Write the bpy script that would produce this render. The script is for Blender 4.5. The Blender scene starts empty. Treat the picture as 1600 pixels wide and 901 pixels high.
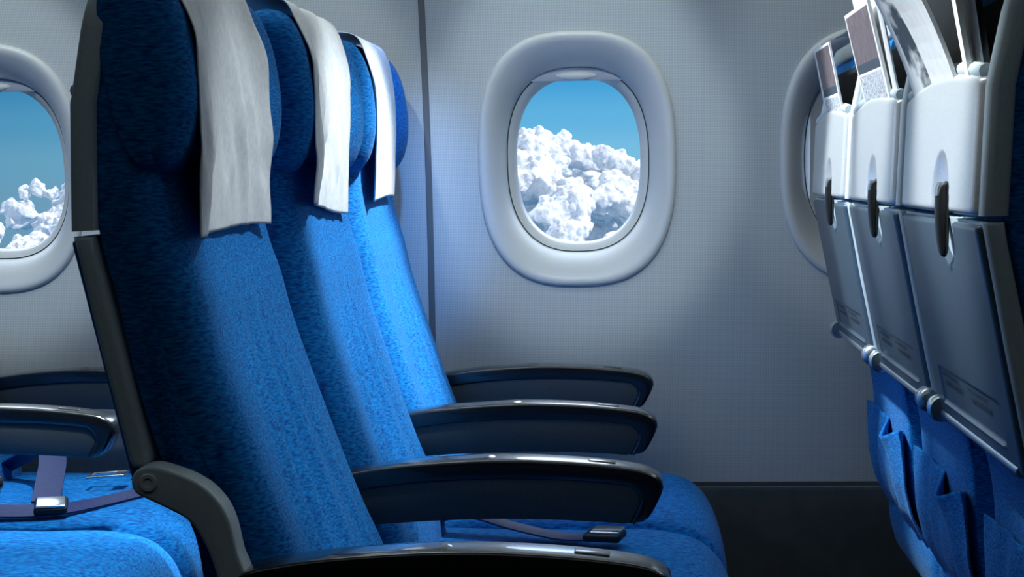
import bpy, bmesh, math, random
import numpy as np
from mathutils import Vector, Matrix, noise
PI = math.pi
scene = bpy.context.scene
COL = scene.collection

# ------------------------------------------------------------------ camera
F_PX = 2800.0
VPX, VPY, ROLL = 990.0, 267.0, 0.016
yc = Vector(((VPX-800)/F_PX, -(VPY-450.5)/F_PX, -1)).normalized()
xc = Vector((1, ROLL, 0)); xc = (xc - yc*xc.dot(yc)).normalized()
zc = xc.cross(yc)
W2C = Matrix((xc, yc, zc)).transposed()          # columns = world axes seen by the camera
cam_d = bpy.data.cameras.new('camera'); cam = bpy.data.objects.new('camera', cam_d); COL.objects.link(cam)
cam_d.sensor_width = 36; cam_d.lens = 36*F_PX/1600; cam_d.clip_start = .05; cam_d.clip_end = 3000
cam.matrix_world = Matrix.Translation((0, 0, .95)) @ W2C.transposed().to_4x4()
scene.camera = cam

# ------------------------------------------------------------------ view, world, sun, lights
vs = scene.view_settings
vs.view_transform = 'Standard'; vs.look = 'None'; vs.gamma = 1; vs.use_curve_mapping = False
vs.exposure = 0.0

w = bpy.data.worlds.new('sky'); scene.world = w; w.use_nodes = True
nt = w.node_tree; nt.nodes.clear()
N = nt.nodes.new; L = nt.links.new
tc = N('ShaderNodeTexCoord'); sep = N('ShaderNodeSeparateXYZ'); L(tc.outputs['Generated'], sep.inputs[0])
ramp = N('ShaderNodeValToRGB'); ramp.color_ramp.interpolation = 'EASE'
mr = N('ShaderNodeMapRange'); mr.inputs['From Min'].default_value = -.1; mr.inputs['From Max'].default_value = 1.0
L(sep.outputs['Z'], mr.inputs['Value']); L(mr.outputs[0], ramp.inputs[0])
cr = ramp.color_ramp
stops = [(0, (.10, .28, .50)), (.080, (.22, .50, .72)), (.100, (.19, .52, .78)), (.118, (.12, .46, .76)), (.140, (.055, .35, .70)), (.2, (.045, .24, .60)), (.32, (.42, .50, .62)), (1, (.40, .50, .64))]
while len(cr.elements) < len(stops): cr.elements.new(.5)
for e, (p, c) in zip(cr.elements, stops): e.position = p; e.color = (*c, 1)
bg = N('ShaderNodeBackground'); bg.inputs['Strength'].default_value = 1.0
# the sky is deeper blue away to the left (towards -X)
az = N('ShaderNodeMapRange'); az.inputs['From Min'].default_value = -.34; az.inputs['From Max'].default_value = -.05
az.inputs['To Min'].default_value = .66; az.inputs['To Max'].default_value = 1
L(sep.outputs['X'], az.inputs['Value'])
vm = N('ShaderNodeVectorMath'); vm.operation = 'SCALE'; L(ramp.outputs[0], vm.inputs[0]); L(az.outputs[0], vm.inputs['Scale'])
L(vm.outputs[0], bg.inputs['Color'])
# sky brightness added high up on the window side (+Y) to light the window frames
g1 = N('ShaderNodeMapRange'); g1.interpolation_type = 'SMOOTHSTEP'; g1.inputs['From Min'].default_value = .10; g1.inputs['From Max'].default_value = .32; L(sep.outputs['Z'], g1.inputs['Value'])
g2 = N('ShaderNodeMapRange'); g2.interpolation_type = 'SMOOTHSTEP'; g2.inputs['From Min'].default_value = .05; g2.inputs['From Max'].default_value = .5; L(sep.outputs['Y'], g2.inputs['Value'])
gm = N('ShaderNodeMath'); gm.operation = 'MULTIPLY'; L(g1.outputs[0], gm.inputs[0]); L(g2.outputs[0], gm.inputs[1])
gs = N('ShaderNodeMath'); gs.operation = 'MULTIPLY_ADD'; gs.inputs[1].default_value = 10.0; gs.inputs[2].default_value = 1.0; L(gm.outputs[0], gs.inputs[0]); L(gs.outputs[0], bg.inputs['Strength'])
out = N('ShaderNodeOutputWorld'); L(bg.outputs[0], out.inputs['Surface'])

def light(kind, name, loc, target, energy, color=(1, 1, 1), **kw):
    d = bpy.data.lights.new(name, kind); o = bpy.data.objects.new(name, d); COL.objects.link(o)
    d.energy = energy; d.color = color
    for k, v in kw.items(): setattr(d, k, v)
    o.location = loc
    o.rotation_euler = (Vector(target)-Vector(loc)).to_track_quat('-Z', 'Y').to_euler()
    return o
light('SUN', 'sun', (60, -22, 45), (0, 0, 0), 2.9, (1, .98, .95), angle=.01)
# ceiling lights over each row gap
light('AREA', 'cabin_ceiling_light', (.02, 2.2, 2.02), (-.12, 2.2, 0), 1.6, (.92, 1, .97), shape='RECTANGLE', size=.35, size_y=1.1)
light('AREA', 'cabin_ceiling_light', (-.86, 2.2, 2.02), (-.95, 2.2, 0), 4, (.85, .98, 1), shape='RECTANGLE', size=.3, size_y=1.1)
light('AREA', 'aisle_fill_light', (0, .75, 2.05), (0, 1.3, 0), 1.7, (.80, .95, 1), shape='RECTANGLE', size=3.0, size_y=.3)  # added fill from the aisle side for the dark seat sides
light('AREA', 'upper_wall_fill', (-.35, 2.50, 2.05), (-.35, 3.1, 1.35), 4.4, (.95, 1, 1), shape='RECTANGLE', size=2.2, size_y=.06)  # added fill that lifts the upper side wall
light('SPOT', 'blue_glow_fill', (-.14, 2.0, 2.04), (-.395, 3.2, .86), 105, (.10, .36, 1), spot_size=math.radians(13), spot_blend=1.0, shadow_soft_size=.03)  # added spot, stands in for blue light bounced off the window seat
for x0, x1, e in ((-1.166, -1.166, 62), (-.633, -.60, 40), (-.1, -.1, 50), (-.12, .44, 17)):   # added spots that make the pools of light on the side wall
    light('SPOT', 'wall_pool_fill', (x0, 1.55, 2.02), (x1, 3.18, 1.0), e, (.86, .96, 1), spot_size=math.radians(18.5), spot_blend=.42, shadow_soft_size=.03)
for y, e1, e2 in ((1.84, 50, 190), (2.35, 135, 170), (2.72, 260, 200)):
    # added spots to brighten the seat backs and the silver covers ahead
    light('SPOT', 'seat_fill_spot', (.27, y, 2.02), (-.37, y+.05, .80), e1, (.86, .96, 1), spot_size=math.radians(23), spot_blend=.8, shadow_soft_size=.03)
    light('SPOT', 'cover_fill_spot', (-.50, y-.05, 2.02), (.30, y-.03, 1.07 if y < 2.6 else .90), e2, (.90, .97, 1), spot_size=math.radians(18), spot_blend=.7, shadow_soft_size=.03)
for y in (2.3, 2.7):
    light('SPOT', 'seat_fill_spot', (-.62, y, 2.02), (-.86, y+.05, .44), 100, (.80, .96, 1), spot_size=math.radians(26), spot_blend=.7, shadow_soft_size=.03)  # added spots to brighten the cushions of the left row

# ------------------------------------------------------------------ materials
def mat(name, color, rough=.5, metal=0., spec=.5, sheen=0., coat=0.):
    m = bpy.data.materials.new(name); m.use_nodes = True
    b = m.node_tree.nodes['Principled BSDF']
    b.inputs['Base Color'].default_value = (*color, 1); b.inputs['Roughness'].default_value = rough
    b.inputs['Metallic'].default_value = metal; b.inputs['Specular IOR Level'].default_value = spec
    b.inputs['Sheen Weight'].default_value = sheen; b.inputs['Coat Weight'].default_value = coat
    return m
def noise_mat(m, c1, c2, scale=40, stretch=(1, 1, 1), bump=.1, dist=.002, detail=4, lo=.35, hi=.65, rot=(0, 0, 0)):
    t = m.node_tree; n = t.nodes; l = t.links; b = n['Principled BSDF']
    tc = n.new('ShaderNodeTexCoord'); mp = n.new('ShaderNodeMapping'); mp.inputs['Scale'].default_value = stretch; mp.inputs['Rotation'].default_value = rot
    l.new(tc.outputs['Object'], mp.inputs[0])
    nz = n.new('ShaderNodeTexNoise'); nz.inputs['Scale'].default_value = scale; nz.inputs['Detail'].default_value = detail
    l.new(mp.outputs[0], nz.inputs['Vector'])
    rp = n.new('ShaderNodeValToRGB'); rp.color_ramp.elements[0].position = lo; rp.color_ramp.elements[1].position = hi
    rp.color_ramp.elements[0].color = (*c1, 1); rp.color_ramp.elements[1].color = (*c2, 1)
    l.new(nz.outputs['Fac'], rp.inputs[0]); l.new(rp.outputs[0], b.inputs['Base Color'])
    bp = n.new('ShaderNodeBump'); bp.inputs['Strength'].default_value = bump; bp.inputs['Distance'].default_value = dist
    l.new(nz.outputs['Fac'], bp.inputs['Height']); l.new(bp.outputs[0], b.inputs['Normal'])
    return m
def fabric(name, c1, c2, sheen=.25):
    m = mat(name, c1, .85, spec=.1, sheen=sheen*.45)
    m.node_tree.nodes['Principled BSDF'].inputs['Sheen Tint'].default_value = (.55, .88, 1, 1)
    return noise_mat(m, c1, c2, 330, (.28, .5, 1.5), .45, .001, 5, .32, .68, (.15, .1, .2))
M = {}
M['fabric'] = fabric('blue_melange_fabric', (.001, .050, .27), (.006, .255, .70))
M['cover'] = noise_mat(mat('headrest_cloth', (.75, .77, .78), .9, spec=.1), (.76, .78, .80), (.86, .88, .90), 220, (1, 1, .6), .25, .001)
M['shell'] = noise_mat(mat('grey_shell_plastic', (.62, .72, .76), .42), (.59, .69, .73), (.65, .75, .79), 300, bump=.05, dist=.0005)
M['shell_dark'] = mat('dark_shell_plastic', (.045, .055, .06), .5)
M['silver'] = noise_mat(mat('silver_paint', (.7, .76, .8), .32, .45), (.70, .73, .74), (.78, .80, .80), 400, bump=.06, dist=.0004)
M['tray'] = noise_mat(mat('shaded_tray_paint', (.085, .125, .165), .33, .3), (.075, .115, .155), (.095, .14, .185), 400, bump=.1, dist=.0005)  # darkened against the silver to stand in for shade on the sloping tray
M['black'] = mat('black_plastic', (.004, .005, .006), .5)
M['liner'] = mat('pocket_liner', (.008, .009, .011), .8)
M['armtop'] = mat('armrest_pad_plastic', (.010, .012, .015), .24, spec=.7, coat=.5)
M['armside'] = noise_mat(mat('armrest_side_plastic', (.05, .065, .075), .6), (.045, .058, .068), (.055, .07, .08), 300, bump=.04, dist=.0004)
M['chrome'] = mat('polished_metal', (.8, .84, .87), .18, 1)
M['alu'] = mat('satin_aluminium', (.55, .62, .67), .3, .9)
M['belt'] = noise_mat(mat('belt_webbing', (.005, .015, .1), .45, spec=.3), (.004, .011, .075), (.008, .025, .14), 90, (1, 6, 1), .2, .001)
M['paper'] = noise_mat(mat('newsprint', (.7, .72, .72), .8, spec=.1), (.80, .82, .83), (.88, .89, .89), 60, bump=.03)
M['paper_blue'] = mat('printed_navy', (.02, .04, .16), .6)
M['photo'] = noise_mat(mat('printed_brown_picture', (.14, .11, .12), .5), (.12, .09, .10), (.19, .15, .16), 60, bump=0)
M['photo_dark'] = noise_mat(mat('printed_dark_picture', (.02, .03, .04), .6), (.03, .045, .06), (.76, .78, .78), 22, (1, .45, .8), 0, lo=.46, hi=.56)
M['text'] = noise_mat(mat('printed_text', (.2, .22, .25), .6), (.10, .12, .17), (.68, .70, .73), 420, (1, 1, .45), 0, detail=1, lo=.42, hi=.50)
M['rule'] = mat('printed_stripe', (.05, .065, .09), .5)
M['gloss_black'] = mat('glossy_black_cover', (.006, .007, .009), .22)
M['placard'] = mat('placard_print', (.02, .03, .045), .6)
M['frame'] = mat('window_frame_plastic', (.60, .63, .64), .38)
M['grip'] = mat('shade_grip_plastic', (.75, .77, .76), .4)
M['shade'] = mat('window_shade_plastic', (.55, .58, .63), .5)
M['gasket'] = mat('window_gasket', (.12, .2, .2), .6)
M['dado'] = noise_mat(mat('lower_wall_panel', (.05, .06, .062), .7), (.045, .055, .057), (.06, .07, .072), 30, bump=.05)
M['seam'] = mat('panel_seam', (.14, .15, .16), .6)
M['carpet'] = noise_mat(mat('floor_carpet', (.02, .025, .04), .95), (.012, .016, .025), (.03, .038, .055), 200)
M['cabin'] = mat('cabin_lining', (.09, .11, .13), .8)
# side wall: fine woven grid embossed into a grey laminate
m = mat('wall_laminate', (.52, .54, .55), .55, spec=.35); M['wall'] = m
t = m.node_tree; n = t.nodes; l = t.links; b = n['Principled BSDF']
tc = n.new('ShaderNodeTexCoord')
def wave(direction):
    q = n.new('ShaderNodeTexWave'); q.wave_type = 'BANDS'; q.bands_direction = direction
    q.inputs['Scale'].default_value = 68; q.inputs['Distortion'].default_value = .15; l.new(tc.outputs['Object'], q.inputs['Vector']); return q
wx, wz = wave('X'), wave('Z')
mx = n.new('ShaderNodeMath'); mx.operation = 'MAXIMUM'; l.new(wx.outputs['Fac'], mx.inputs[0]); l.new(wz.outputs['Fac'], mx.inputs[1])
rp = n.new('ShaderNodeValToRGB'); rp.color_ramp.elements[0].position = .3; rp.color_ramp.elements[1].position = 1
rp.color_ramp.elements[0].color = (.44, .485, .495, 1); rp.color_ramp.elements[1].color = (.55, .59, .60, 1)
l.new(mx.outputs[0], rp.inputs[0]); l.new(rp.outputs[0], b.inputs['Base Color'])
bp = n.new('ShaderNodeBump'); bp.inputs['Strength'].default_value = .12; bp.inputs['Distance'].default_value = .001
l.new(mx.outputs[0], bp.inputs['Height']); l.new(bp.outputs[0], b.inputs['Normal'])
# glass: clear, with a fresnel reflection
m = bpy.data.materials.new('window_glass'); m.use_nodes = True; M['glass'] = m
t = m.node_tree; t.nodes.clear(); tr = t.nodes.new('ShaderNodeBsdfTransparent'); gl = t.nodes.new('ShaderNodeBsdfGlossy'); gl.inputs['Roughness'].default_value = .02
fr = t.nodes.new('ShaderNodeFresnel'); fr.inputs['IOR'].default_value = 1.3; mi = t.nodes.new('ShaderNodeMixShader'); o_ = t.nodes.new('ShaderNodeOutputMaterial')
t.links.new(fr.outputs[0], mi.inputs[0]); t.links.new(tr.outputs[0], mi.inputs[1]); t.links.new(gl.outputs[0], mi.inputs[2]); t.links.new(mi.outputs[0], o_.inputs[0])
m = mat('cloud', (.93, .94, .96), 1, spec=0); M['cloud'] = m
noise_mat(m, (.80, .82, .86), (.90, .91, .93), .9, bump=.7, dist=1.0, detail=8)

# ------------------------------------------------------------------ helpers
def obj(name, verts, faces, m, parent=None, smooth=True, angle=40, loc=None, idx=None):
    me = bpy.data.meshes.new(name); me.from_pydata([tuple(map(float, v)) for v in verts], [], faces)
    mats = m if isinstance(m, (list, tuple)) else [m]
    for q in mats: me.materials.append(q)
    if idx is not None: me.polygons.foreach_set('material_index', idx)
    bm = bmesh.new(); bm.from_mesh(me); bmesh.ops.recalc_face_normals(bm, faces=bm.faces); bm.to_mesh(me); bm.free()
    if smooth:
        me.polygons.foreach_set('use_smooth', [True]*len(me.polygons)); me.set_sharp_from_angle(angle=math.radians(angle))
    o = bpy.data.objects.new(name, me); COL.objects.link(o)
    if parent is not None: o.parent = parent
    if loc: o.location = loc
    return o
def tag(o, label=None, cat=None, group=None, kind=None):
    if label: o['label'] = label
    if cat: o['category'] = cat
    if group: o['group'] = group
    if kind: o['kind'] = kind
    return o
def empty(name, loc, **k):
    o = bpy.data.objects.new(name, None); COL.objects.link(o); o.location = loc; o.empty_display_size = .05
    return tag(o, **k)
def spline(pts, n=6, closed=True):
    P = [np.array(p, float) for p in pts]; R = []; K = len(P)
    for i in range(K if closed else K-1):
        a = P[(i-1) % K] if closed or i else P[0]; b = P[i]; c = P[(i+1) % K]
        d = P[(i+2) % K] if closed or i+2 < K else P[-1]
        for k in range(n):
            t = k/n
            R.append(.5*((2*b)+(-a+c)*t+(2*a-5*b+4*c-d)*t*t+(-a+3*b-3*c+d)*t**3))
    if not closed: R.append(P[-1])
    return R
def soft_extrude(outline, y0, y1, r, nr=5, ny=1, disp=None, rear=1., strip=False):
    """outline in x,z; extruded along y with edges rounded by r; returns verts, faces"""
    P = np.array(outline, float); K = len(P)
    A = np.sum(P[:, 0]*np.roll(P[:, 1], -1)-np.roll(P[:, 0], -1)*P[:, 1])
    if A < 0: P = P[::-1]
    e = np.roll(P, -1, 0)-P; e /= np.linalg.norm(e, axis=1)[:, None]+1e-12
    nrm = np.stack([e[:, 1], -e[:, 0]], 1); nv = nrm+np.roll(nrm, 1, 0); nv /= np.linalg.norm(nv, axis=1)[:, None]+1e-9
    rings = []
    for k in range(nr+1):
        t = PI/2*k/nr; rings.append((y0+r*(1-math.cos(t)), r*(1-math.sin(t))))
    for k in range(1, ny): rings.append((y0+r+(y1-y0-2*r)*k/ny, 0))
    for k in range(nr, -1, -1):
        t = PI/2*k/nr; rings.append((y1-r*(1-math.cos(t)), r*(1-math.sin(t))))
    V = []
    for y, ins in rings:
        Q = P-nv*ins*np.where(nv[:, 0] < 0, 1-(1-rear)*np.minimum(1, -nv[:, 0]*2), 1)[:, None]
        for i in range(K):
            v = [Q[i, 0], y, Q[i, 1]]
            if disp: v = disp(v, nv[i])
            V.append(v)
    F = []
    for a in range(len(rings)-1):
        for i in range(K):
            j = (i+1) % K; F.append((a*K+i, a*K+j, (a+1)*K+j, (a+1)*K+i))
    if strip:
        e_ = (len(rings)-1)*K
        for i in range(K//2-1):
            q = (i, i+1, K-2-i, K-1-i); F.append(q[::-1]); F.append(tuple(e_+k for k in q))
    else:
        F.append(tuple(range(K))[::-1]); F.append(tuple((len(rings)-1)*K+i for i in range(K)))
    return V, F
def resample(pts, n):
    P = np.array(pts, float); s_ = np.r_[0, np.cumsum(np.linalg.norm(np.diff(P, axis=0), axis=1))]; t = np.linspace(0, s_[-1], n)
    return list(np.stack([np.interp(t, s_, P[:, 0]), np.interp(t, s_, P[:, 1])], 1))
def heightfield(fx, ys, zs, zlim=None, hole=None, depth=None):
    """rear-facing panel: x = fx(y, z) on a grid; with a rim folded `depth` towards +x"""
    V = []; F = []; ny, nz = len(ys), len(zs)
    for b in range(nz):
        for a in range(ny):
            y = ys[a]; z = zs[b] if zlim is None else zlim(y, b/(nz-1))
            V.append((fx(y, z), y, z))
    for b in range(nz-1):
        for a in range(ny-1):
            F.append((b*ny+a, b*ny+a+1, (b+1)*ny+a+1, (b+1)*ny+a))
    if depth:
        rim = [a for a in range(ny)]+[b*ny+ny-1 for b in range(1, nz)]+[(nz-1)*ny+a for a in range(ny-2, -1, -1)]+[b*ny for b in range(nz-2, 0, -1)]
        base = len(V)
        for i in rim: V.append((V[i][0]+depth, V[i][1], V[i][2]))
        K = len(rim)
        for i in range(K): j = (i+1) % K; F.append((rim[i], base+i, base+j, rim[j]))
        F.append(tuple(base+i for i in range(K)))
    return V, F
def tube(path, r, n=12, cap=True):
    P = [Vector(p) for p in path]; V = []; F = []; K = len(P)
    R = r if isinstance(r, (list, tuple)) else [r]*K
    up = Vector((0, 0, 1))
    for i, p in enumerate(P):
        t = (P[min(i+1, K-1)]-P[max(i-1, 0)]).normalized()
        a = t.cross(up)
        if a.length < .05: a = t.cross(Vector((1, 0, 0)))
        a.normalize(); b_ = t.cross(a)
        for k in range(n):
            q = 2*PI*k/n; V.append(p+(a*math.cos(q)+b_*math.sin(q))*R[i])
    for i in range(K-1):
        for k in range(n):
            j = (k+1) % n; F.append((i*n+k, i*n+j, (i+1)*n+j, (i+1)*n+k))
    if cap: F.append(tuple(range(n))[::-1]); F.append(tuple((K-1)*n+k for k in range(n)))
    return V, F
def ribbon(path, width, thick, wdir):
    """flat strap along path; wdir = width direction per point or one vector"""
    V = []; F = []; K = len(path)
    for i, p in enumerate(path):
        p = Vector(p); wd = Vector(wdir[i] if isinstance(wdir[0], (tuple, list, Vector)) else wdir).normalized()
        t = (Vector(path[min(i+1, K-1)])-Vector(path[max(i-1, 0)])).normalized(); nn = t.cross(wd).normalized()
        for s, u in ((-1, -1), (1, -1), (1, 1), (-1, 1)): V.append(p+wd*(s*width/2)+nn*(u*thick/2))
    for i in range(K-1):
        for k in range(4):
            j = (k+1) % 4; F.append((i*4+k, i*4+j, (i+1)*4+j, (i+1)*4+k))
    F.append((3, 2, 1, 0)); F.append(tuple((K-1)*4+k for k in range(4)))
    return V, F
def join(*parts):
    V = []; F = []
    for v, f in parts:
        o = len(V); V += list(v); F += [tuple(i+o for i in q) for q in f]
    return V, F
def rbox(c, s, r, mtx=None):
    """rounded box as soft extruded rounded rectangle"""
    hx, hz = s[0]/2, s[2]/2; P = []
    rr = min(r, hx*.99, hz*.99)
    for cx, cz, a0 in ((hx-rr, hz-rr, 0), (-hx+rr, hz-rr, 90), (-hx+rr, -hz+rr, 180), (hx-rr, -hz+rr, 270)):
        for k in range(5):
            a = math.radians(a0+90*k/4); P.append((cx+rr*math.cos(a), cz+rr*math.sin(a)))
    V, F = soft_extrude(P, -s[1]/2, s[1]/2, min(r, s[1]*.45), 3)
    V = [Vector(v) for v in V]
    if mtx: V = [mtx @ v for v in V]
    return [v+Vector(c) for v in V], F
def sstep(a, b, x):
    t = max(0., min(1., (x-a)/(b-a))); return t*t*(3-2*t)
def copy_tree(o, parent=None):
    c = o.copy(); COL.objects.link(c)
    if parent is not None: c.parent = parent
    for ch in list(o.children): copy_tree(ch, c)
    return c

# ------------------------------------------------------------------ the cabin shell
WY = 3.2
def bend(z): return -.30*max(0., min(z, 1.3)-.74)**2-.336*max(0., z-1.3)
def sup(a, hx, hz, nn):
    c, s = math.cos(a), math.sin(a)
    return hx*math.copysign(abs(c)**(2/nn), c), hz*math.copysign(abs(s)**(2/nn), s)
WZ = .970; PITCH = .533; WX = [-.1+PITCH*k for k in (-4, -3, -2, -1, 0, 1, 2, 3)]
NA = 96
def ring(cx, hx, hz, nn, y):
    R = []
    for k in range(NA):
        x, z = sup(2*PI*k/NA, hx, hz, nn); R.append((cx+x, WY+y+bend(WZ+z), WZ+z))
    return R
V, F = [], []
z0, z1 = .62, 1.32
for cx in WX:
    base = len(V); rows = 7
    for k in range(NA):
        x, z = sup(2*PI*k/NA, .170, .219, 2.7)
        # matching point on the cell's border
        sx = (PITCH/2)/abs(x) if abs(x) > 1e-6 else 1e9
        sz = ((z1-WZ) if z > 0 else (WZ-z0))/abs(z) if abs(z) > 1e-6 else 1e9
        s = min(sx, sz); bx, bz = x*s, z*s
        for r in range(rows):
            t = r/(rows-1); px, pz = x+(bx-x)*t, z+(bz-z)*t
            V.append((cx+px, WY+bend(WZ+pz), WZ+pz))
    for k in range(NA):
        j = (k+1) % NA
        for r in range(rows-1): F.append((base+k*rows+r, base+j*rows+r, base+j*rows+r+1, base+k*rows+r+1))
    # corner fans
    for sx in (-1, 1):
        for zz in (z0, z1):
            cxn = cx+sx*PITCH/2
            border = [base+k*rows+rows-1 for k in range(NA)]
            for k in range(NA):
                a, b_ = V[border[k]], V[border[(k+1) % NA]]
                onx = lambda v: abs(v[0]-cxn) < 1e-5
                onz = lambda v: abs(v[2]-zz) < 1e-5
                if (onx(a) and onz(b_) and not onx(b_)) or (onx(b_) and onz(a) and not onx(a)):
                    if not (onx(a) and onz(a)) and not (onx(b_) and onz(b_)):
                        V.append((cxn, WY+bend(zz), zz)); F.append((border[k], border[(k+1) % NA], len(V)-1))
xa, xb = WX[0]-PITCH/2, WX[-1]+PITCH/2
def strip(zs):
    b0 = len(V)
    for z in zs: V.append((xa, WY+bend(z), z)); V.append((xb, WY+bend(z), z))
    for i in range(len(zs)-1): F.append((b0+2*i, b0+2*i+1, b0+2*i+3, b0+2*i+2))
strip([.392, .5, .62]); strip([1.32+.78*i/14 for i in range(15)])
tag(obj('wall_window_side', V, F, M['wall'], angle=60), kind='structure')
def box(name, a, b_, m, **k):
    x0, y0, z0_, x1, y1, z1_ = *a, *b_
    V = [(x, y, z) for x in (x0, x1) for y in (y0, y1) for z in (z0_, z1_)]
    F = [(0, 1, 3, 2), (4, 6, 7, 5), (0, 4, 5, 1), (2, 3, 7, 6), (0, 2, 6, 4), (1, 5, 7, 3)]
    o = obj(name, V, F, m, smooth=False); return tag(o, kind='structure', **k)
zt = 2.1
box('floor', (xa, -1.4, -.04), (xb, 3.3, 0), M['carpet'])
box('ceiling', (xa, -1.4, zt), (xb, 3.3, zt+.04), M['cabin'])
box('wall_aisle_side', (xa, -1.44, 0), (xb, -1.4, zt), M['cabin'])
box('wall_rear', (xa-.04, -1.4, 0), (xa, 3.3, zt), M['cabin'])
box('wall_front', (xb, -1.4, 0), (xb+.04, 3.3, zt), M['cabin'])
box('baseboard_window_side', (xa, 3.215, 0), (xb, 3.25, .380), M['dado'])
box('trim_1', (xa, 3.222, .372), (xb, 3.262, .400), M['liner'])
for i, x in enumerate((-1.431, -.365, .701, 1.767)):
    Vs, Fs = [], []
    zz = [.392+1.7*k/40 for k in range(41)]
    prof = [(-.0065, .001), (-.0045, -.0022), (.0045, -.0022), (.0065, .001)]
    for z in zz:
        for px, py in prof: Vs.append((x+px, WY+bend(z)+py, z))
    for k in range(40):
        for j in range(3): Fs.append((k*4+j, k*4+j+1, k*4+4+j+1, k*4+4+j))
    tag(obj('trim_%d' % (i+2), Vs, Fs, M['seam']), kind='structure')

# windows: frame, gasket line, inner ring, pane, pulled-up shade with a grip
def make_window(i, cx):
    root = empty('window_%d' % i, (cx, WY, WZ), kind='structure')
    def rings_obj(name, rs, m, fill=False):
        V = []; F = []
        for hx, hz, nn, y in rs: V += [(p[0]-cx, p[1]-WY, p[2]-WZ) for p in ring(cx, hx, hz, nn, y)]
        for a in range(len(rs)-1):
            for k in range(NA): j = (k+1) % NA; F.append((a*NA+k, a*NA+j, (a+1)*NA+j, (a+1)*NA+k))
        if fill: F.append(tuple((len(rs)-1)*NA+k for k in range(NA)))
        return obj(name, V, F, m, root, angle=75)
    prof = [(.1755, .2245, 2.7, .004), (.1755, .2245, 2.7, -.001), (.1735, .2225, 2.7, -.006), (.170, .219, 2.7, -.0085), (.165, .214, 2.7, -.009), (.159, .207, 2.68, -.006),
            (.152, .197, 2.66, .001), (.145, .187, 2.62, .012), (.138, .178, 2.58, .026), (.133, .171, 2.55, .040), (.130, .167, 2.5, .052), (.1285, .165, 2.5, .060)]
    rings_obj('window_frame', prof, M['frame'])
    rings_obj('gasket', [(.1285, .165, 2.5, .060), (.1275, .164, 2.5, .063), (.1265, .163, 2.5, .060)], M['gasket'])
    rings_obj('inner_ring', [(.1265, .163, 2.5, .060), (.1225, .159, 2.5, .064), (.1165, .152, 2.5, .072), (.113, .1485, 2.5, .082), (.112, .1475, 2.5, .10)], M['frame'])
    rings_obj('window_pane', [(.118, .153, 2.5, .094), (.118, .153, 2.5, .096)], M['glass'], True)
    # shade: thin sheet with a rounded lower edge
    rs = []
    za, zb = (.142, .175) if cx < .3 else (-.175, .175); pth = [(.052, zb), (.052, za+.002), (.050, za), (.048, za+.002), (.048, zb)]
    V = []; F = []; n_ = 24
    for k in range(n_+1):
        x = -.118+.236*k/n_
        ztop = .166*max(0, 1-abs(x/.1295)**2.5)**(1/2.5)
        for (y, z) in pth:
            zz = max(z, -(.163*max(0, 1-abs(x/.1265)**2.5)**(1/2.5))) if z < .16 else max(ztop-.001, za+.003)
            V.append((x, y+bend(WZ+zz)+.006, zz))
    for k in range(n_):
        for j in range(4): F.append((k*5+j, k*5+j+1, k*5+5+j+1, k*5+5+j))
    obj('window_shade', V, F, M['shade'], root)
    V = []; F = []                                        # lens-shaped grip lip, domed towards the cabin
    for k in range(25):
        u = -1+2*k/24; x = u*.043; h = .0085*(1-u*u)+.0002
        for q in range(9):
            v_ = -1+2*q/8
            V.append((x, .0505-.009*(1-u*u)*(1-v_*v_)**.5+bend(WZ+.152)+.006, .1525-.0015*(1-u*u)+h*v_))
    for k in range(24):
        for q in range(8): F.append((k*9+q, k*9+q+1, k*9+9+q+1, k*9+9+q))
    obj('shade_grip', V, F, M['grip'], root)
for i, cx in enumerate(WX): make_window(i+1, cx)

# ------------------------------------------------------------------ seat model (local: x forward from the row origin, y across, z up)
back_outline = spline([(-.476, 1.05), (-.471, 1.10), (-.458, 1.135), (-.440, 1.132), (-.428, 1.10), (-.420, 1.05), (-.414, .98), (-.412, .93), (-.403, .88), (-.392, .84),
                       (-.381, .79), (-.360, .72), (-.335, .64), (-.312, .573), (-.285, .50), (-.272, .42), (-.272, .36), (-.29, .335), (-.315, .336), (-.345, .357),
                       (-.372, .391), (-.391, .430), (-.402, .475), (-.408, .53), (-.414, .60), (-.431, .67), (-.452, .75), (-.468, .84), (-.481, .905), (-.481, .98)], 5)
def fold(y, z, yc_, w_, a):
    return 1.8*a*math.exp(-((y-yc_)/w_)**2)
def back_disp(v, nv):
    x, y, z = v
    f = sstep(.2, .8, nv[0])
    if f > 0:
        u = abs(y)/.222
        x += f*(-.004+.006*u*u)*sstep(1.0, .8, z)               # slightly dished
        g = sstep(.42, .56, z)*sstep(.86, .66, z)
        s = (z-.65)
        x += f*g*(fold(y, z, -.085+.20*s, .016, .0045)+fold(y, z, -.03+.34*s, .013, .005)+fold(y, z, .055+.1*s, .015, .0035)+fold(y, z, .12-.1*s, .012, .003)
                  - fold(y, z, -.058+.26*s, .012, .003) - fold(y, z, .02+.2*s, .02, .003))
    q = Vector((x*9, y*9, z*9)); x += .0016*noise.noise(q)*f
    y *= 1-.13*sstep(.70, .62, z)*sstep(-.36, -.385, x)
    return [x, y, z]
cush_outline = spline([(-.36, .425), (-.30, .438), (-.20, .437), (-.10, .436), (0, .437), (.05, .432), (.088, .420), (.116, .392), (.130, .352), (.124, .312), (.10, .290), (0, .285), (-.20, .285), (-.34, .29), (-.372, .33), (-.378, .39)], 5)
def cush_disp(v, nv):
    x, y, z = v
    f = sstep(.1, .9, nv[1]); u = y/.246
    z += f*(.008*(1-u**2)-.004) + f*.002*noise.noise(Vector((x*12, y*12, 1.3)))
    fx = sstep(.1, .9, nv[0]); x += fx*(.006*(1-u**2))
    return [x, y, z]
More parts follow.
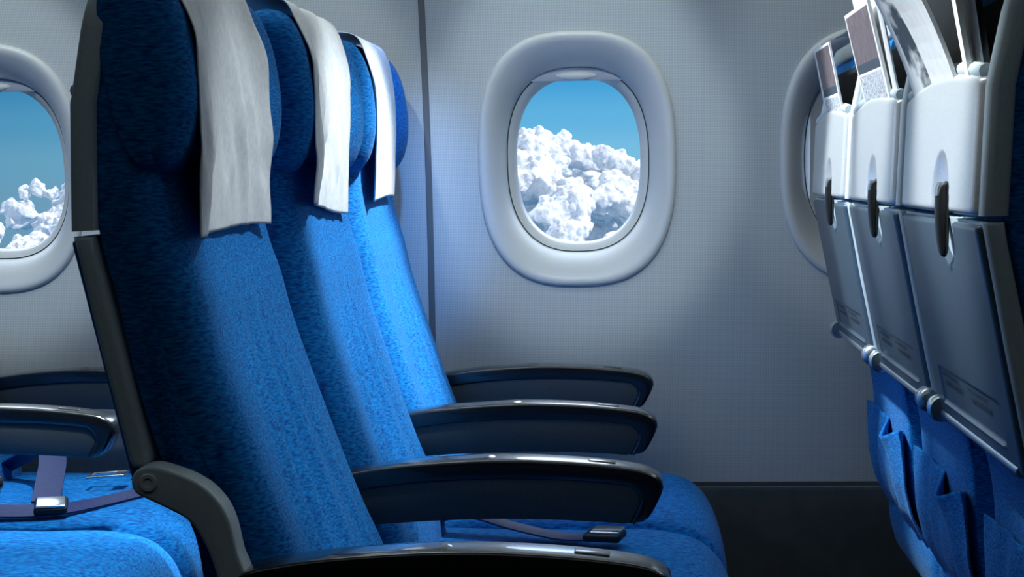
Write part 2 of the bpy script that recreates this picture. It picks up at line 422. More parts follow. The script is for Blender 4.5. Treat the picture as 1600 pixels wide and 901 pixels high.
head_outline = spline([(-.470, 1.08), (-.466, 1.12), (-.452, 1.146), (-.430, 1.150), (-.408, 1.138), (-.392, 1.105), (-.384, 1.06), (-.383, 1.02), (-.390, .985), (-.404, .962), (-.424, .955), (-.444, .966), (-.458, 1.0), (-.465, 1.04)], 6)
def head_disp(v, nv):
    x, y, z = v
    f = sstep(.1, .9, nv[0]); u = abs(y)/.17
    x -= f*.019*(1-sstep(.6, 1.15, u))
    g = sstep(.3, .9, nv[1]); z += g*.003*(1-u*u*.5)
    return [x, y, z]

SX_TOP, SX_SPLIT = -.517, -.517
def xlow(z): return -.514+(.897-z)*(.067/.224)*.82           # slanted rear plane of the tray
LY = -.05                                                # latch position across
def scoop_up(y, z):                                      # tear-drop recess above the latch
    t = (z-.905)/(.966-.905)
    if t > 1.02: return 0
    hw = .052*(max(0, 1-max(t, 0)**2.2))**.5
    d = abs(y-LY)/max(hw, 1e-4)
    return .0155*(1-min(1, d)**2.5)*(1-max(t, 0)**2)*(1 if d < 1 else 0)
def scoop_low(y, z):
    t = (.897-z)/.045
    if t > 1.02: return 0
    hw = .046*(max(0, 1-max(t, 0)**2.0))**.5
    d = abs(y-LY)/max(hw, 1e-4)
    return .013*(1-min(1, d)**2.5)*(1-max(t, 0)**3) if d < 1 else 0

def edge(d, r):                                          # rounded fall-off at a panel edge, d = distance to the edge
    return 0 if d >= r else r-math.sqrt(max(0, r*r-(r-d)**2))

def shear(VF):
    return [(v[0]+.018*max(0, v[2]-.67)/.33, v[1], v[2]) for v in VF[0]], VF[1]
def make_seat():
    root = empty('airliner_seat', (0, 0, 0))
    obj('back_cushion', *soft_extrude(back_outline, -.222, .222, .042, 8, 44, back_disp, .15), M['fabric'], root, angle=70)
    obj('headrest', *soft_extrude(head_outline, -.228, .228, .032, 8, 30, head_disp, .2), M['fabric'], root, angle=70)
    obj('seat_cushion', *soft_extrude(cush_outline, -.247, .247, .030, 7, 24, cush_disp), M['fabric'], root, angle=70)
    # --- outer shell: hoop of the upper shell
    hoop = []
    zb, zt_, hw, R = .905, 1.132, .216, .045
    path = [(-hw, zb), (-hw, .96), (-hw, 1.02)]
    for k in range(9):
        a = PI-PI/2*k/8; path.append((-hw+R+R*math.cos(a), zt_-R+R*math.sin(a)))
    for k in range(9):
        a = PI/2-PI/2*k/8; path.append((hw-R+R*math.cos(a), zt_-R+R*math.sin(a)))
    path += [(hw, 1.02), (hw, .96), (hw, zb)]
    V, F = [], []; K = len(path); sec = 12
    for i, (y, z) in enumerate(path):
        a = np.array(path[max(i-1, 0)]); b_ = np.array(path[min(i+1, K-1)]); t = (b_-a)/np.linalg.norm(b_-a); nn = np.array([-t[1], t[0]])   # outward in y,z
        xr = -.5145+.018*sstep(1.02, 1.14, z)
        for k in range(sec):
            q = 2*PI*k/sec; cx_, cn = math.cos(q), math.sin(q)
            dx = .0125*math.copysign(abs(cx_)**.5, cx_); dn = .0135*math.copysign(abs(cn)**.5, cn)
            V.append((xr+.0125+dx, y+nn[0]*dn, z+nn[1]*dn))
    for i in range(K-1):
        for k in range(sec): j = (k+1) % sec; F.append((i*sec+k, i*sec+j, (i+1)*sec+j, (i+1)*sec+k))
    F.append(tuple(range(sec))); F.append(tuple((K-1)*sec+k for k in range(sec)))
    # cross bar under the pocket mouth
    bar = []
    arch = lambda y: 1.036+.010*(1-(y/.21)**2)-.006*sstep(-.02, .21, y)
    bv = [(-.5130, y, arch(y)-.002) for y in np.linspace(-.207, .207, 17)]
    hoop_m = join((V, F), tube(bv, .0068, 10))
    shell = obj('back_shell', *shear(hoop_m), M['shell'], root, angle=50)
    # pocket liner, its near-black standing in for deep pocket shade, and the panel between the rails
    obj('pocket_liner', *shear(heightfield(lambda y, z: -.4985, [-.2, .2], [.905, 1.0, 1.06, 1.10])), M['liner'], root)
    # --- silver cover panel, arched on top, with the tear-drop scoop
    ys = list(np.linspace(-.214, .214, 140)); nz = 64
    def zl(y, t): top = arch(y)-.007; return .905+(top-.905)*t
    def fx(y, z):
        top = arch(y)-.007
        d = min(.214-abs(y), 1); dz = min(top-z, z-.905)
        return -.5205+edge(d, .012)*.8+edge(max(dz, 0), .007)*.7+scoop_up(y, z)-.002*(1-(y/.214)**2)
    obj('upper_cover', *shear(heightfield(fx, ys, [0]*nz, zl, depth=.014)), M['silver'], root, angle=55)
    # --- lower shell (grey strip seen from the side) and tray table
    lo = [(-.5125, .900), (-.493, .900), (-.489, .88), (-.465, .786), (-.441, .694), (-.444, .684), (-.458, .684), (-.462, .69), (-.487, .790), (-.509, .885)]
    obj('lower_shell', *shear(soft_extrude(lo, -.228, .228, .006, 3)), M['shell'], root, angle=35)
    rib = [(-.4995, .895), (-.4965, .895), (-.449, .69), (-.452, .69)]
    zs = list(np.linspace(.668, .897, 120)); ys2 = list(np.linspace(-.220, .220, 130))
    def fx2(y, z):
        d = .220-abs(y); dz = min(.897-z, z-.668)
        x = xlow(z)-.004+edge(d, .008)*.8+edge(max(dz, 0), .005)*.9+scoop_low(y, z)
        # placard frame groove and the grip ledge under it
        u, v = abs(y-.0), z
        fr_ = 0
        if u < .165 and .690 < v < .7305:
            e = min(.165-u, .7305-v)
            fr_ = .0018*sstep(0, .0015, e)
        if u < .165 and .6875 < v <= .6925: fr_ -= .002
        return x+fr_
    tray = obj('tray_table', *shear(heightfield(fx2, ys2, zs, depth=.012)), M['tray'], root, angle=55)
    # tiny printed notices on the tray: two blocks, two lines each
    rnd = random.Random(5)
    for y0, y1 in ((.15, .055), (.0, -.10)):
        V, F = [], []
        for z, h, yy0, yy1 in ((.722, .0034, y0, y1), (.712, .0052, y0-.012, y1-.012)):
            y = yy0
            while y > yy1:
                wd = rnd.choice((.0018, .0026, .0034)); b0 = len(V)
                for (a, c) in ((0, 0), (-wd, 0), (-wd, h), (0, h)): V.append((xlow(z+c)-.0034, y+a, z+c))
                F.append((b0, b0+1, b0+2, b0+3)); y -= wd+.0012
        obj('notice_print', *shear((V, F)), M['placard'], tray, smooth=False)
    # hinge rod with ball ends under the tray
    zr = .672; xr = xlow(zr)-.001
    obj('hinge_rod', *tube([(xr, y, zr) for y in (-.20, .20)], .0055, 12), M['alu'], root)
    for s in (-1, 1):
        pr = [(0, .0005), (.001, .007), (.003, .0115), (.007, .0145), (.012, .0155), (.016, .0145), (.018, .0125), (.020, .0125), (.021, .0145), (.027, .0145), (.028, .012), (.028, .001)] if s < 0 else \
             [(0, .0005), (0, .012), (.002, .0145), (.006, .015), (.008, .0135), (.010, .0135), (.012, .0155), (.018, .0155), (.022, .013), (.024, .001)]
        n_ = 20; V = []; F = []
        for d, r_ in pr:
            for k in range(n_):
                q = 2*PI*k/n_; V.append((xr-.003+r_*math.cos(q), s*(.226-d), zr+.004+r_*math.sin(q)))
        for a in range(len(pr)-1):
            for k in range(n_): j = (k+1) % n_; F.append((a*n_+k, a*n_+j, (a+1)*n_+j, (a+1)*n_+k))
        F.append(tuple(range(n_))); F.append(tuple((len(pr)-1)*n_+k for k in range(n_)))
        obj('hinge_knob', V, F, M['alu'], root)
    # latch: dark turning bar with a bright tip, pin on one side
    lat = spline([(-.5135, .932), (-.5215, .934), (-.5275, .929), (-.529, .915), (-.5265, .89), (-.521, .868), (-.515, .861), (-.510, .868), (-.511, .90)], 4)
    V, F = soft_extrude([(-.516+(p[0]+.516)*.75, p[1]) for p in lat], LY-.009, LY+.009, .004, 4)
    la = obj('tray_latch', *shear((V, F)), M['black'], root, angle=60)
    V, F = soft_extrude([(-.5262, .921), (-.5257, .9285), (-.5235, .9345), (-.5185, .9350), (-.5190, .9275), (-.524, .921)], LY-.008, LY+.008, .0015, 2)
    obj('latch_tip', *shear((V, F)), M['alu'], la)
    obj('latch_pin', *shear(tube([(-.520, LY+.012, .918), (-.520, LY+.020, .918)], .0025, 8)), M['alu'], la)
    # literature pouch on the lower back
    rear = [(-.429, .66), (-.412, .60), (-.408, .53), (-.402, .475), (-.391, .430), (-.372, .391), (-.345, .357), (-.315, .338)]
    def xrear(z):
        for (xa_, za_), (xb_, zb_) in zip(rear, rear[1:]):
            if z >= zb_: return xa_+(xb_-xa_)*(za_-z)/(za_-zb_)
        return rear[-1][0]
    ztop = lambda y: .558-.020*math.exp(-((y+.09)/.045)**2)+.003*sstep(-.17, -.192, y)
    def zl3(y, t): return .342+(ztop(y)-.342)*t
    def fx3(y, z):
        t = max(0, (z-.342)/(ztop(y)-.342))
        g = .003+.026*math.exp(-((y+.09)/.038)**2)*t**5+.011*sstep(-.160, -.195, y)*t**6+.006*sstep(.14, .19, y)*t**3
        g += .008*math.sin(t*PI)*(1+.3*math.sin(y*40))+.002*math.sin(y*70+z*20)
        g += .004*math.exp(-((y+.09-.10*(1-t))/.012)**2)*(1-t)
        return xrear(z)-g
    V, F = heightfield(fx3, list(np.linspace(-.192, .192, 90)), [0]*44, zl3)
    po = obj('literature_pouch', V, F, M['fabric'], root, angle=80)
    md = po.modifiers.new('thick', 'SOLIDIFY'); md.thickness = .003; md.offset = 0
    # seat frame: legs and rail
    for s in (-1, 1):
        obj('leg', *rbox((-.1, s*.2, .145), (.06, .04, .29), .008), M['shell_dark'], root)
    return root
def make_arm(parent, y):
    top = spline([(-.362, .588), (-.352, .597), (-.33, .603), (-.27, .611), (-.17, .6165), (-.08, .6135), (-.008, .606), (.018, .599), (.029, .590), (.030, .580), (.022, .562), (.013, .547), (.004, .5415), (-.010, .5405)], 4, False)
    inner = spline([(-.008, .5425), (-.001, .556), (.003, .568), (-.003, .578), (-.014, .5845), (-.08, .5905), (-.17, .5925), (-.26, .588), (-.33, .579), (-.362, .572)], 4, False)
    arm = obj('armrest', *soft_extrude(resample(top, 60)+resample(inner, 60), -.026, .026, .005, 4, 1, strip=True), M['armtop'], parent, angle=50, loc=(0, y, 0))
    side = spline([(-.004, .55), (.004, .568), (-.012, .590), (-.08, .596), (-.17, .598), (-.26, .594), (-.34, .583), (-.366, .575), (-.370, .555), (-.36, .545), (-.318, .540), (-.25, .5435), (-.18, .546), (-.10, .545), (-.04, .542), (-.012, .5405)], 4)
    obj('side_panel', *soft_extrude(side, -.0235, .0235, .002, 2), M['armside'], arm, angle=50)
    V, F = [], []                                       # raised rear pad on top, ends in a curved step
    def zt_(x): 
        xs = [-.352, -.33, -.27, -.17, -.08, -.008, .018]; zz = [.597, .603, .611, .6165, .6135, .606, .599]
        return float(np.interp(x, xs, zz))
    n1, n2 = 26, 9
    for i in range(n1):
        for j in range(n2):
            v = -1+2*j/(n2-1); x1 = -.163-.012*v*v; x = -.34+(x1+.34)*i/(n1-1)
            e = min(1, (1-abs(v))*5)*min(1, (x1-x)/.004)
            V.append((x, v*.0225, zt_(x)-.0012+.0028*e*(1-.25*v*v)))
    for i in range(n1-1):
        for j in range(n2-1): F.append((i*n2+j, i*n2+j+1, (i+1)*n2+j+1, (i+1)*n2+j))
    obj('rear_pad', V, F, M['armtop'], arm, angle=30)
    obj('recline_button', *rbox((-.041, 0, zt_(-.041)+.0002), (.032, .018, .0035), .0015, Matrix.Rotation(math.radians(5.5), 3, 'Y')), M['armtop'], arm)
    # bracket from the armrest root to the back pivot
    br = spline([(-.457, .677), (-.452, .687), (-.439, .691), (-.424, .688), (-.403, .680), (-.386, .669), (-.373, .653), (-.366, .635), (-.361, .611), (-.356, .598), (-.348, .57), (-.338, .50), (-.33, .42), (-.36, .42), (-.368, .50), (-.378, .575), (-.383, .598), (-.390, .617), (-.398, .632), (-.407, .642), (-.423, .651), (-.444, .661), (-.454, .667)], 3)
    bk = obj('recline_bracket', *soft_extrude(br, -.006, .028, .004, 4), M['shell'], arm, angle=50)
    pr = [(.0005, .0), (.0045, 0), (.0045, .002), (.0075, .002), (.0085, .0), (.0085, -.003)]
    V, F = [], []; n_ = 20
    for r_, d in pr:
        for k in range(n_): q = 2*PI*k/n_; V.append((-.441+r_*math.cos(q), -.0062-d*.6-.0008, .676+r_*math.sin(q)))
    for a in range(len(pr)-1):
        for k in range(n_): j = (k+1) % n_; F.append((a*n_+k, a*n_+j, (a+1)*n_+j, (a+1)*n_+k))
    F.append(tuple(range(n_)))
    obj('pivot_bolt', V, F, M['grip'], bk)
    return arm
def buckle_mesh(w_=.044, l_=.050, h=.010):
    return rbox((0, 0, 0), (l_, w_, h), .004)

proto = make_seat()
make_arm(proto, -.2530)
SEAT_Y = [1.838, 2.346, 2.854]; ROWX = [-.80, 0, .808]
rows = ['behind', 'middle', 'ahead']
names = ['aisle', 'middle', 'window']
LAB = {
 (0, 0): 'blue aisle seat of the row behind, below the left edge of the view',
 (0, 1): 'blue middle seat of the left row, second armrest with glossy black top at left edge',
 (0, 2): 'blue window seat of the left row, open seat belt lying on its cushion',
 (1, 0): 'nearest large blue seat left of centre with grey side bracket and pivot bolt',
 (1, 1): 'blue seat in the centre row between the nearest seat and the window seat',
 (1, 2): 'blue seat of the centre row closest to the wall, beside the panel seam',
 (2, 0): 'seat at the right edge with the widest silver back, newspaper in its pocket',
 (2, 1): 'middle seat of the right row seen from behind, magazine with brown cover in its pocket',
 (2, 2): 'seat of the right row closest to the wall, small pale blue tray and two papers'}
seats = {}
for r in range(3):
    for c in range(3):
        s = proto if (r, c) == (1, 0) else copy_tree(proto)
        s.location = (ROWX[r], SEAT_Y[c], 0)
        tag(s, LAB[(r, c)], 'seat', 'blue airliner seats'); seats[(r, c)] = s
# the nearest seat is reclined a little more, about its pivot
PIV = Vector((-.441, 0, .676)); RECL = Matrix.Translation(PIV+Vector((-.006, 0, 0))) @ Matrix.Rotation(math.radians(-2.0), 4, 'Y') @ Matrix.Translation(-PIV)
for ch in seats[(1, 0)].children:
    if not ch.name.startswith(('armrest', 'seat_', 'leg')): ch.matrix_local = RECL @ ch.matrix_local
for r in range(3):
    kn = [a for a in seats[(r, 0)].children if a.name.startswith('hinge_knob')][0]; bpy.data.objects.remove(kn)
for r in range(3):
    arm = [a for a in seats[(r, 2)].children if a.name.startswith('armrest')][0]
    a2 = copy_tree(arm, seats[(r, 2)]); a2.location = (0, .2530, 0)

# ------------------------------------------------------------------ seat belts (parts of their seats, local coordinates)
def belt(seat, path, wdir, w_=.045):
    return obj('seat_belt', *ribbon(spline(path, 6, False), w_, .0022, wdir), M['belt'], seat, angle=60)
def buckle(beltobj, loc, rz, tilt=0):
    mt = Matrix.Rotation(rz, 3, 'Z') @ Matrix.Rotation(tilt, 3, 'Y')
    k = obj('buckle', *rbox(loc, (.052, .05, .012), .005, mt), M['black'], beltobj)
    lid = obj('buckle_lid', *rbox(Vector(loc)+mt @ Vector((.004, 0, .0072)), (.040, .044, .004), .0018, mt), M['chrome'], k)
def tongue(beltobj, loc, rz, tilt=0):
    mt = Matrix.Rotation(rz, 3, 'Z') @ Matrix.Rotation(tilt, 3, 'Y')
    parts = []
    for c, s in (((0, .021, 0), (.058, .005, .005)), ((0, -.021, 0), (.058, .005, .005)), ((-.028, 0, 0), (.006, .046, .005)), ((.022, 0, 0), (.022, .046, .004))):
        parts.append(rbox(Vector(loc)+mt @ Vector(c), s, .0018, mt))
    obj('belt_tongue', *join(*parts), M['chrome'], beltobj)
# left row, window seat
s = seats[(0, 2)]
b1 = belt(s, [(-.30, .14, .45), (-.22, .09, .490), (-.178, .05, .503), (-.155, 0, .492), (-.135, -.08, .468), (-.118, -.15, .452)], (1, .25, 0), .044)
buckle(b1, (-.098, -.185, .452), math.radians(-75), math.radians(12))
b2 = belt(s, [(-.30, -.17, .455), (-.22, -.20, .450), (-.15, -.20, .4465), (-.08, -.18, .4465), (-.02, -.10, .4485), (.03, .0, .450), (.06, .10, .445)], [(0.1, 1, .30)]*37, .040)
b3 = belt(s, [(.085, .07, .450), (.05, .055, .456), (.01, .045, .460), (-.03, .04, .462)], (.1, 1, .3), .036)
tongue(b3, (-.075, .035, .462), math.radians(4), math.radians(-4))
# centre row, middle and aisle seats
s = seats[(1, 1)]
b1 = belt(s, [(-.31, -.19, .452), (-.27, -.17, .462), (-.22, -.15, .474), (-.17, -.14, .462), (-.13, -.135, .4465)], [(.15, 1, .3)]*25, .045)
b2 = belt(s, [(-.30, .17, .452), (-.24, .15, .47), (-.17, .12, .458), (-.11, .10, .449), (-.07, .08, .451)], [(.1, 1, 0)]*25, .045)
buckle(b2, (-.045, .07, .456), math.radians(-12))
s = seats[(1, 2)]
b1 = belt(s, [(-.30, -.17, .45), (-.25, -.15, .475), (-.19, -.13, .458), (-.14, -.12, .449)], [(.1, 1, 0)]*19, .045)
buckle(b1, (-.11, -.115, .456), math.radians(8))
s = seats[(1, 0)]
b1 = belt(s, [(-.31, .19, .45), (-.25, .17, .47), (-.18, .14, .46), (-.12, .12, .4485)], [(.1, 1, 0)]*19, .045)
tongue(b1, (-.08, .11, .451), math.radians(-10))

# ------------------------------------------------------------------ cloth headrest covers
def cover(name, row, col, y0, y1, zb0, zb1, seed, wr, label, flip=0., back=1.12):
    rnd = random.Random(seed)
    pts = [(-.506, 1.06), (-.505, 1.11), (-.494, 1.140), (-.475, 1.158), (-.450, 1.163), (-.422, 1.159), (-.409, 1.140), (-.403, 1.105), (-.400, 1.06), (-.401, 1.01), (-.405, .97), (-.410, .93), (-.414, .89)]
    pts = pts[3:] if back > 1.15 else pts[2:]
    sp = np.array(spline(pts, 8, False)); seg = np.r_[0, np.cumsum(np.linalg.norm(np.diff(sp, axis=0), axis=1))]
    nu, nv_ = 90, 60; V, F = [], []
    Lfull = seg[-1]
    for i in range(nv_):
        v = i/(nv_-1); zb = zb0+(zb1-zb0)*v
        # arc length at which the hem height is reached
        fr = np.where((sp[:, 1] <= zb) & (sp[:, 0] > -.45))[0]; Le = float(np.interp(-zb, -sp[fr[0]-3:, 1], seg[fr[0]-3:])) if len(fr) else Lfull
        Le += .0022*math.sin(v*5+seed)
        for j in range(nu):
            u = j/(nu-1); s_ = u*Le
            x = float(np.interp(s_, seg, sp[:, 0])); z = float(np.interp(s_, seg, sp[:, 1]))
            a = max(0, j-1)/(nu-1)*Le; b_ = min(nu-1, j+1)/(nu-1)*Le
            tx = np.interp(b_, seg, sp[:, 0])-np.interp(a, seg, sp[:, 0]); tz = np.interp(b_, seg, sp[:, 1])-np.interp(a, seg, sp[:, 1])
            ln = math.hypot(tx, tz)+1e-9; nx, nz = -tz/ln, tx/ln
            hang = sstep(.35, 1, u)
            d = wr*(noise.noise(Vector((v*4.2+seed*3+u*1.5, u*1.8, seed)))*1.0+noise.noise(Vector((v*10+seed-u*3, u*3.0, 7.)))*.55+noise.noise(Vector((v*26+u*3, u*(5 if (row, col) == (1, 1) else 9), seed)))*(.55 if (row, col) == (1, 1) else .16))
            d *= (.35+.9*hang)*(1-.8*sstep(.72, 1, u))
            k = 1 if nx*1+nz*1 > -2 else 1
            y = y0+(y1-y0)*v + .004*noise.noise(Vector((u*4, v*2, seed+9)))*hang
            fl = flip*math.exp(-(v/.10)**2)*sstep(.55, 1, u)
            d = (d if d > 0 else d*.35)+.003+.003*hang+.004*sstep(.75, 1, u)+.0150*sstep(.58, 1.12, abs(y0+(y1-y0)*v)/.17)*sstep(.3, .5, u)
            V.append((x+nx*d+fl*-.6*0, y+fl*.25, z+nz*d+.0*fl))
    for i in range(nv_-1):
        for j in range(nu-1): F.append((i*nu+j, (i+1)*nu+j, (i+1)*nu+j+1, i*nu+j+1))
    # check the normal side: offset must leave the seat
    o = obj('headrest_cover', V, F, M['cover'], angle=180)
    o.matrix_world = Matrix.Translation((ROWX[row], SEAT_Y[col], 0))
    md = o.modifiers.new('thick', 'SOLIDIFY'); md.thickness = .0012; md.offset = 1
    if (row, col) == (1, 0): o.matrix_world = o.matrix_world @ RECL
    return tag(o, label, 'headrest cover', 'cloth headrest covers')
cover('c', 1, 0, -.198, .150, .897, .897, 1.0, .017, 'creased grey cloth cover hanging over the nearest blue headrest', )
cover('c', 1, 1, -.200, .132, .918, .899, 4.0, .013, 'finely wrinkled cloth cover on the second headrest, between the nearest and the window seat')
cover('c', 1, 2, -.150, .118, .913, .915, 7.0, .002, 'smooth bright white cloth cover on the headrest nearest the wall')
cover('c', 2, 0, -.17, .16, .90, .90, 2.0, .006, 'cloth cover over the top of the seat at the right edge', back=1.2)
cover('c', 2, 1, -.17, .16, .90, .90, 3.0, .006, 'cloth cover on the right row headrest behind the magazine pocket', back=1.2)
cover('c', 2, 2, -.17, .16, .90, .90, 5.0, .006, 'cloth cover peeking above the pocket hoop of the seat beside the wall', back=1.2)

# ------------------------------------------------------------------ papers in the rear pockets
def paper(name, w_, h, th, M4, patches, label, cat, base='paper', curl=0., group=None, edge_mat=None):
    """sheet standing in local y (width, towards the aisle = -y) and z; the printed side faces -x"""
    nu, nv_ = 24, 24; mats = [M[base]]; names_ = [base]; V, F, I = [], [], []
    def px(u, v): return curl*v*v+curl*.4*math.sin(u*PI)*v*v
    us = sorted(set([0, 1]+[p[0] for p in patches]+[p[1] for p in patches]+[i/12 for i in range(13)]))
    vs_ = sorted(set([0, 1]+[p[2] for p in patches]+[p[3] for p in patches]+[i/12 for i in range(13)]))
    for side in (0, 1):
        for v in vs_:
            for u in us: V.append((px(u, v)+side*th, (.5-u)*w_, v*h))
    nu, nv_ = len(us), len(vs_); off = nu*nv_
    for b_ in range(nv_-1):
        for a in range(nu-1):
            cu, cv = (us[a]+us[a+1])/2, (vs_[b_]+vs_[b_+1])/2; mm = base
            for p in patches:
                if p[0] < cu < p[1] and p[2] < cv < p[3]: mm = p[4]
            if mm not in names_: names_.append(mm); mats.append(M[mm])
            F.append((b_*nu+a, b_*nu+a+1, (b_+1)*nu+a+1, (b_+1)*nu+a)); I.append(names_.index(mm))
            F.append(tuple(off+q for q in (b_*nu+a, (b_+1)*nu+a, (b_+1)*nu+a+1, b_*nu+a+1))); I.append(0)
    rim = list(range(nu))+[b_*nu+nu-1 for b_ in range(1, nv_)]+[(nv_-1)*nu+a for a in range(nu-2, -1, -1)]+[b_*nu for b_ in range(nv_-2, 0, -1)]
    for i in range(len(rim)):
        j = (i+1) % len(rim); F.append((rim[i], rim[j], off+rim[j], off+rim[i])); I.append(0)
    o = obj(name, V, F, mats, smooth=False, idx=I)
    o.matrix_world = M4
    return tag(o, label, cat, group)
def place(row, col, x, y, z, lean=0, roll=0, yaw=0):
    # lean: top tips towards -x ; roll: turn in the panel plane ; yaw about z
    return Matrix.Translation((ROWX[row]+x, SEAT_Y[col]+y, z)) @ Matrix.Rotation(math.radians(yaw), 4, 'Z') @ Matrix.Rotation(math.radians(-lean), 4, 'Y') @ Matrix.Rotation(math.radians(roll), 4, 'X')
paper('magazine', .205, .135, .003, place(2, 2, -.4925, -.055, 1.004, 11, 0), [(.04, .96, .52, .97, 'photo'), (.04, .96, .43, .52, 'rule'), (.05, .95, .12, .40, 'text')],
      'magazine with brown picture and lines of text in the pocket nearest the wall', 'magazine', 'paper')
paper('leaflet', .095, .140, .002, place(2, 2, -.489, .055, 1.004, 10, -3), [(.1, .7, .80, .95, 'photo'), (.3, .9, .35, .62, 'text'), (.1, .9, .22, .30, 'rule')],
      'narrow white leaflet standing left of the brown magazine by the wall', 'leaflet', 'paper')
paper('magazine', .23, .150, .004, place(2, 1, -.493, -.040, 1.004, 13, 0), [(.03, .95, .54, .97, 'photo'), (.03, .95, .46, .54, 'rule'), (.04, .94, .10, .44, 'text')],
      'magazine with brown picture in the middle pocket of the right row', 'magazine', 'paper')
paper('folded_newspaper', .23, .172, .002, place(2, 1, -.4885, -.075, 1.004, 11, 0), [(.05, .9, .86, .96, 'paper')],
      'white folded paper sticking up behind the brown magazine in the middle pocket', 'newspaper', 'paper')
paper('newspaper', .26, .21, .004, place(2, 0, -.494, .040, 1.008, 15, 2), [(.14, .52, .04, .66, 'photo_dark')],
      'large whitish newspaper with a dark picture leaning out of the nearest pocket', 'newspaper', 'paper', curl=-.040)
paper('magazine', .30, .22, .006, place(2, 0, -.4885, -.045, 1.008, 8, 0), [],
      'glossy black magazine behind the large newspaper in the nearest pocket', 'magazine', 'gloss_black')
paper('booklet', .018, .20, .005, place(2, 0, -.495, -.145, 1.009, 10, 0), [],
      'white spine of a thin booklet between black magazines in the nearest pocket', 'booklet', 'paper')

# ------------------------------------------------------------------ clouds outside
def cloud(name, seeds, label, seed=0, n2=12, n3=6):
    rnd = np.random.RandomState(seed)
    bm = bmesh.new(); bmesh.ops.create_icosphere(bm, subdivisions=3, radius=1); bm.verts.ensure_lookup_table()
    UV = np.array([v.co[:] for v in bm.verts]); UF = np.array([[v.index for v in f.verts] for f in bm.faces]); bm.free()
    S = []
    for (x, y, z, r) in seeds:
        S.append((x, y, z, r))
        for _ in range(n2):
            d = rnd.normal(size=3); d[1] -= .7; d[2] += .35; d /= np.linalg.norm(d); r2 = r*rnd.uniform(.32, .6)
            c = np.array((x, y, z))+d*r*rnd.uniform(.75, .98); S.append((*c, r2))
            for _ in range(n3):
                e = rnd.normal(size=3); e = e+d*.8; e[1] -= .5; e /= np.linalg.norm(e); r3 = r2*rnd.uniform(.3, .55)
                S.append((*(c+e*r2*rnd.uniform(.8, 1.0)), r3))
    Vs = []; Fs = []; off = 0
    for (x, y, z, r) in S:
        ph = rnd.uniform(0, 6, 3); q = UV*4+ph
        b_ = 1+.10*np.sin(q[:, 0]*1.3+np.sin(q[:, 1]*1.7))*np.sin(q[:, 2]*1.5)+.06*np.sin(q[:, 0]*3.1+q[:, 1]*2.3)*np.sin(q[:, 2]*3.7)
        sc = rnd.uniform(.85, 1.15, 3)
        Vs.append(UV*b_[:, None]*sc*r+np.array((x, y, z))); Fs.append(UF+off); off += len(UV)
    Vv = np.concatenate(Vs).astype(np.float32); Ff = np.concatenate(Fs)
    me = bpy.data.meshes.new(name); me.vertices.add(len(Vv)); me.vertices.foreach_set('co', Vv.ravel())
    me.loops.add(Ff.size); me.loops.foreach_set('vertex_index', Ff.ravel().astype(np.int32))
    me.polygons.add(len(Ff)); me.polygons.foreach_set('loop_start', np.arange(0, Ff.size, 3, dtype=np.int32)); me.polygons.foreach_set('loop_total', np.full(len(Ff), 3, dtype=np.int32))
    me.polygons.foreach_set('use_smooth', [True]*len(Ff)); me.update(calc_edges=True); me.materials.append(M['cloud'])
    o = bpy.data.objects.new(name, me); COL.objects.link(o)
    q = o.modifiers.new('merge', 'REMESH'); q.mode = 'VOXEL'; q.voxel_size = .30; q.use_smooth_shade = True
    for size, st in ((2.4, 1.5), (.8, .55)):
        tx = bpy.data.textures.new('billow', 'CLOUDS'); tx.noise_scale = size; tx.noise_depth = 4; tx.noise_basis = 'ORIGINAL_PERLIN'
        q = o.modifiers.new('billow', 'DISPLACE'); q.texture = tx; q.texture_coords = 'GLOBAL'; q.strength = st; q.mid_level = .5
    return tag(o, label, 'cloud')
rs = random.Random(3)
top1 = [(-45, 7), (-30, 9.5), (-26, 10), (-20, 10.8), (-16, 9.3), (-11, 6.8), (-6, 6.6), (-2, 4.6), (2, 2.2), (12, 1), (40, 3)]
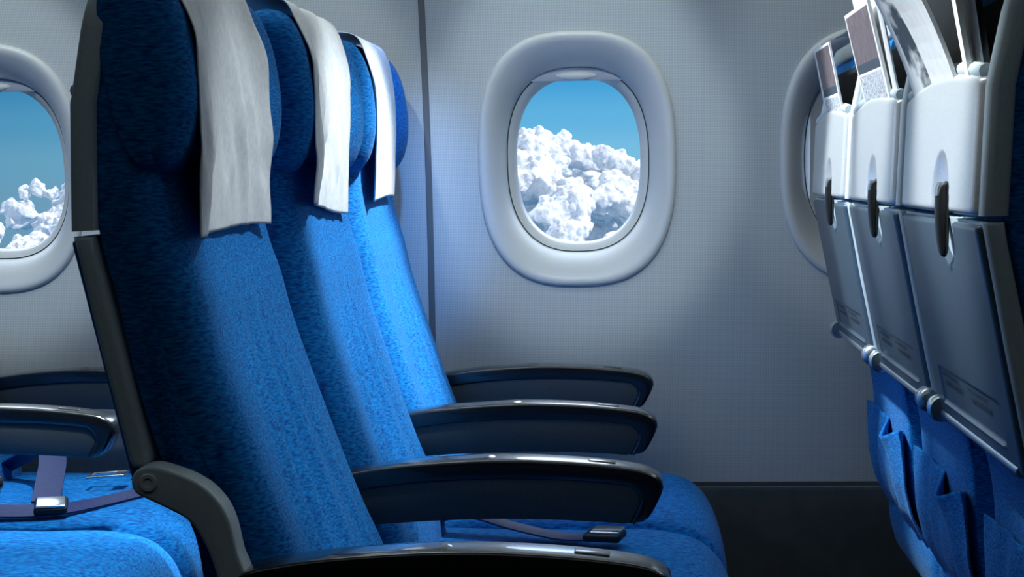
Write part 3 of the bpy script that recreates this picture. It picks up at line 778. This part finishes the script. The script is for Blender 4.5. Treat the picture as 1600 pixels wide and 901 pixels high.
def toplim(x, T): return float(np.interp(x, [p[0] for p in T], [p[1] for p in T]))
seeds = []
for _ in range(85):
    x = rs.uniform(-48, 34); k = rs.random(); r = rs.uniform(2.6, 4.6)
    zt_ = toplim(x, top1)-r*1.15; z = zt_-k*24; seeds.append((x, 412-k*60+rs.uniform(-4, 4), z, r))
for (x, z) in top1[:-2]:
    for dx in (0, 3): r = rs.uniform(2.0, 3.0); seeds.append((x+dx, 410, toplim(x+dx, top1)-r*1.2, r))
for _ in range(60):
    x = rs.uniform(-60, 60); r = rs.uniform(4.5, 7); z = toplim(x, top1)-r*1.5-rs.random()*24; seeds.append((x, 424, z, r))
cloud('cumulus_cloud', seeds, 'towering white cumulus cloud filling the lower part of the centre window', 1)
top2 = [(-230, 4), (-200, 2), (-160, -2), (-143, 0), (-138, 1), (-134, -1), (-130, 3), (-126, 5), (-118, 7), (-90, 4)]
seeds = []
for _ in range(100):
    x = rs.uniform(-215, -95); k = rs.random()**.8; r = rs.uniform(2.2, 4.0)
    zt_ = toplim(x, top2)-r*1.1-3.5; z = zt_-k*16; seeds.append((x, 412-k*55+rs.uniform(-4, 4), z, r))
for (x, z, r) in ((-138, -1, 1.6), (-134.5, -2.2, 1.3), (-141, -2, 1.4), (-129, -.5, 1.9), (-127, 2, 1.5), (-130.5, -3.8, 2.1), (-125, 0, 2.5)): seeds.append((x, 408, z, r))
cloud('cumulus_cloud', seeds, 'broken white cumulus cloud low in the left window', 2)
seeds = []
for _ in range(45):
    x = rs.uniform(-98, -52); k = rs.random(); r = rs.uniform(2.5, 4.5); seeds.append((x, 412-k*55, 2-r*1.3-k*16+3*math.sin(x/9), r))
cloud('cumulus_cloud', seeds, 'white cumulus cloud drifting between the left and the centre window', 4, 9, 6)
seeds = []
for _ in range(60):
    x = rs.uniform(60, 170); k = rs.random(); r = rs.uniform(3, 5.5); seeds.append((x, 415-k*55, 1-r-k*18+4*math.sin(x/17), r))
cloud('cumulus_cloud', seeds, 'white cumulus cloud outside the right hand window', 3, 8, 6)
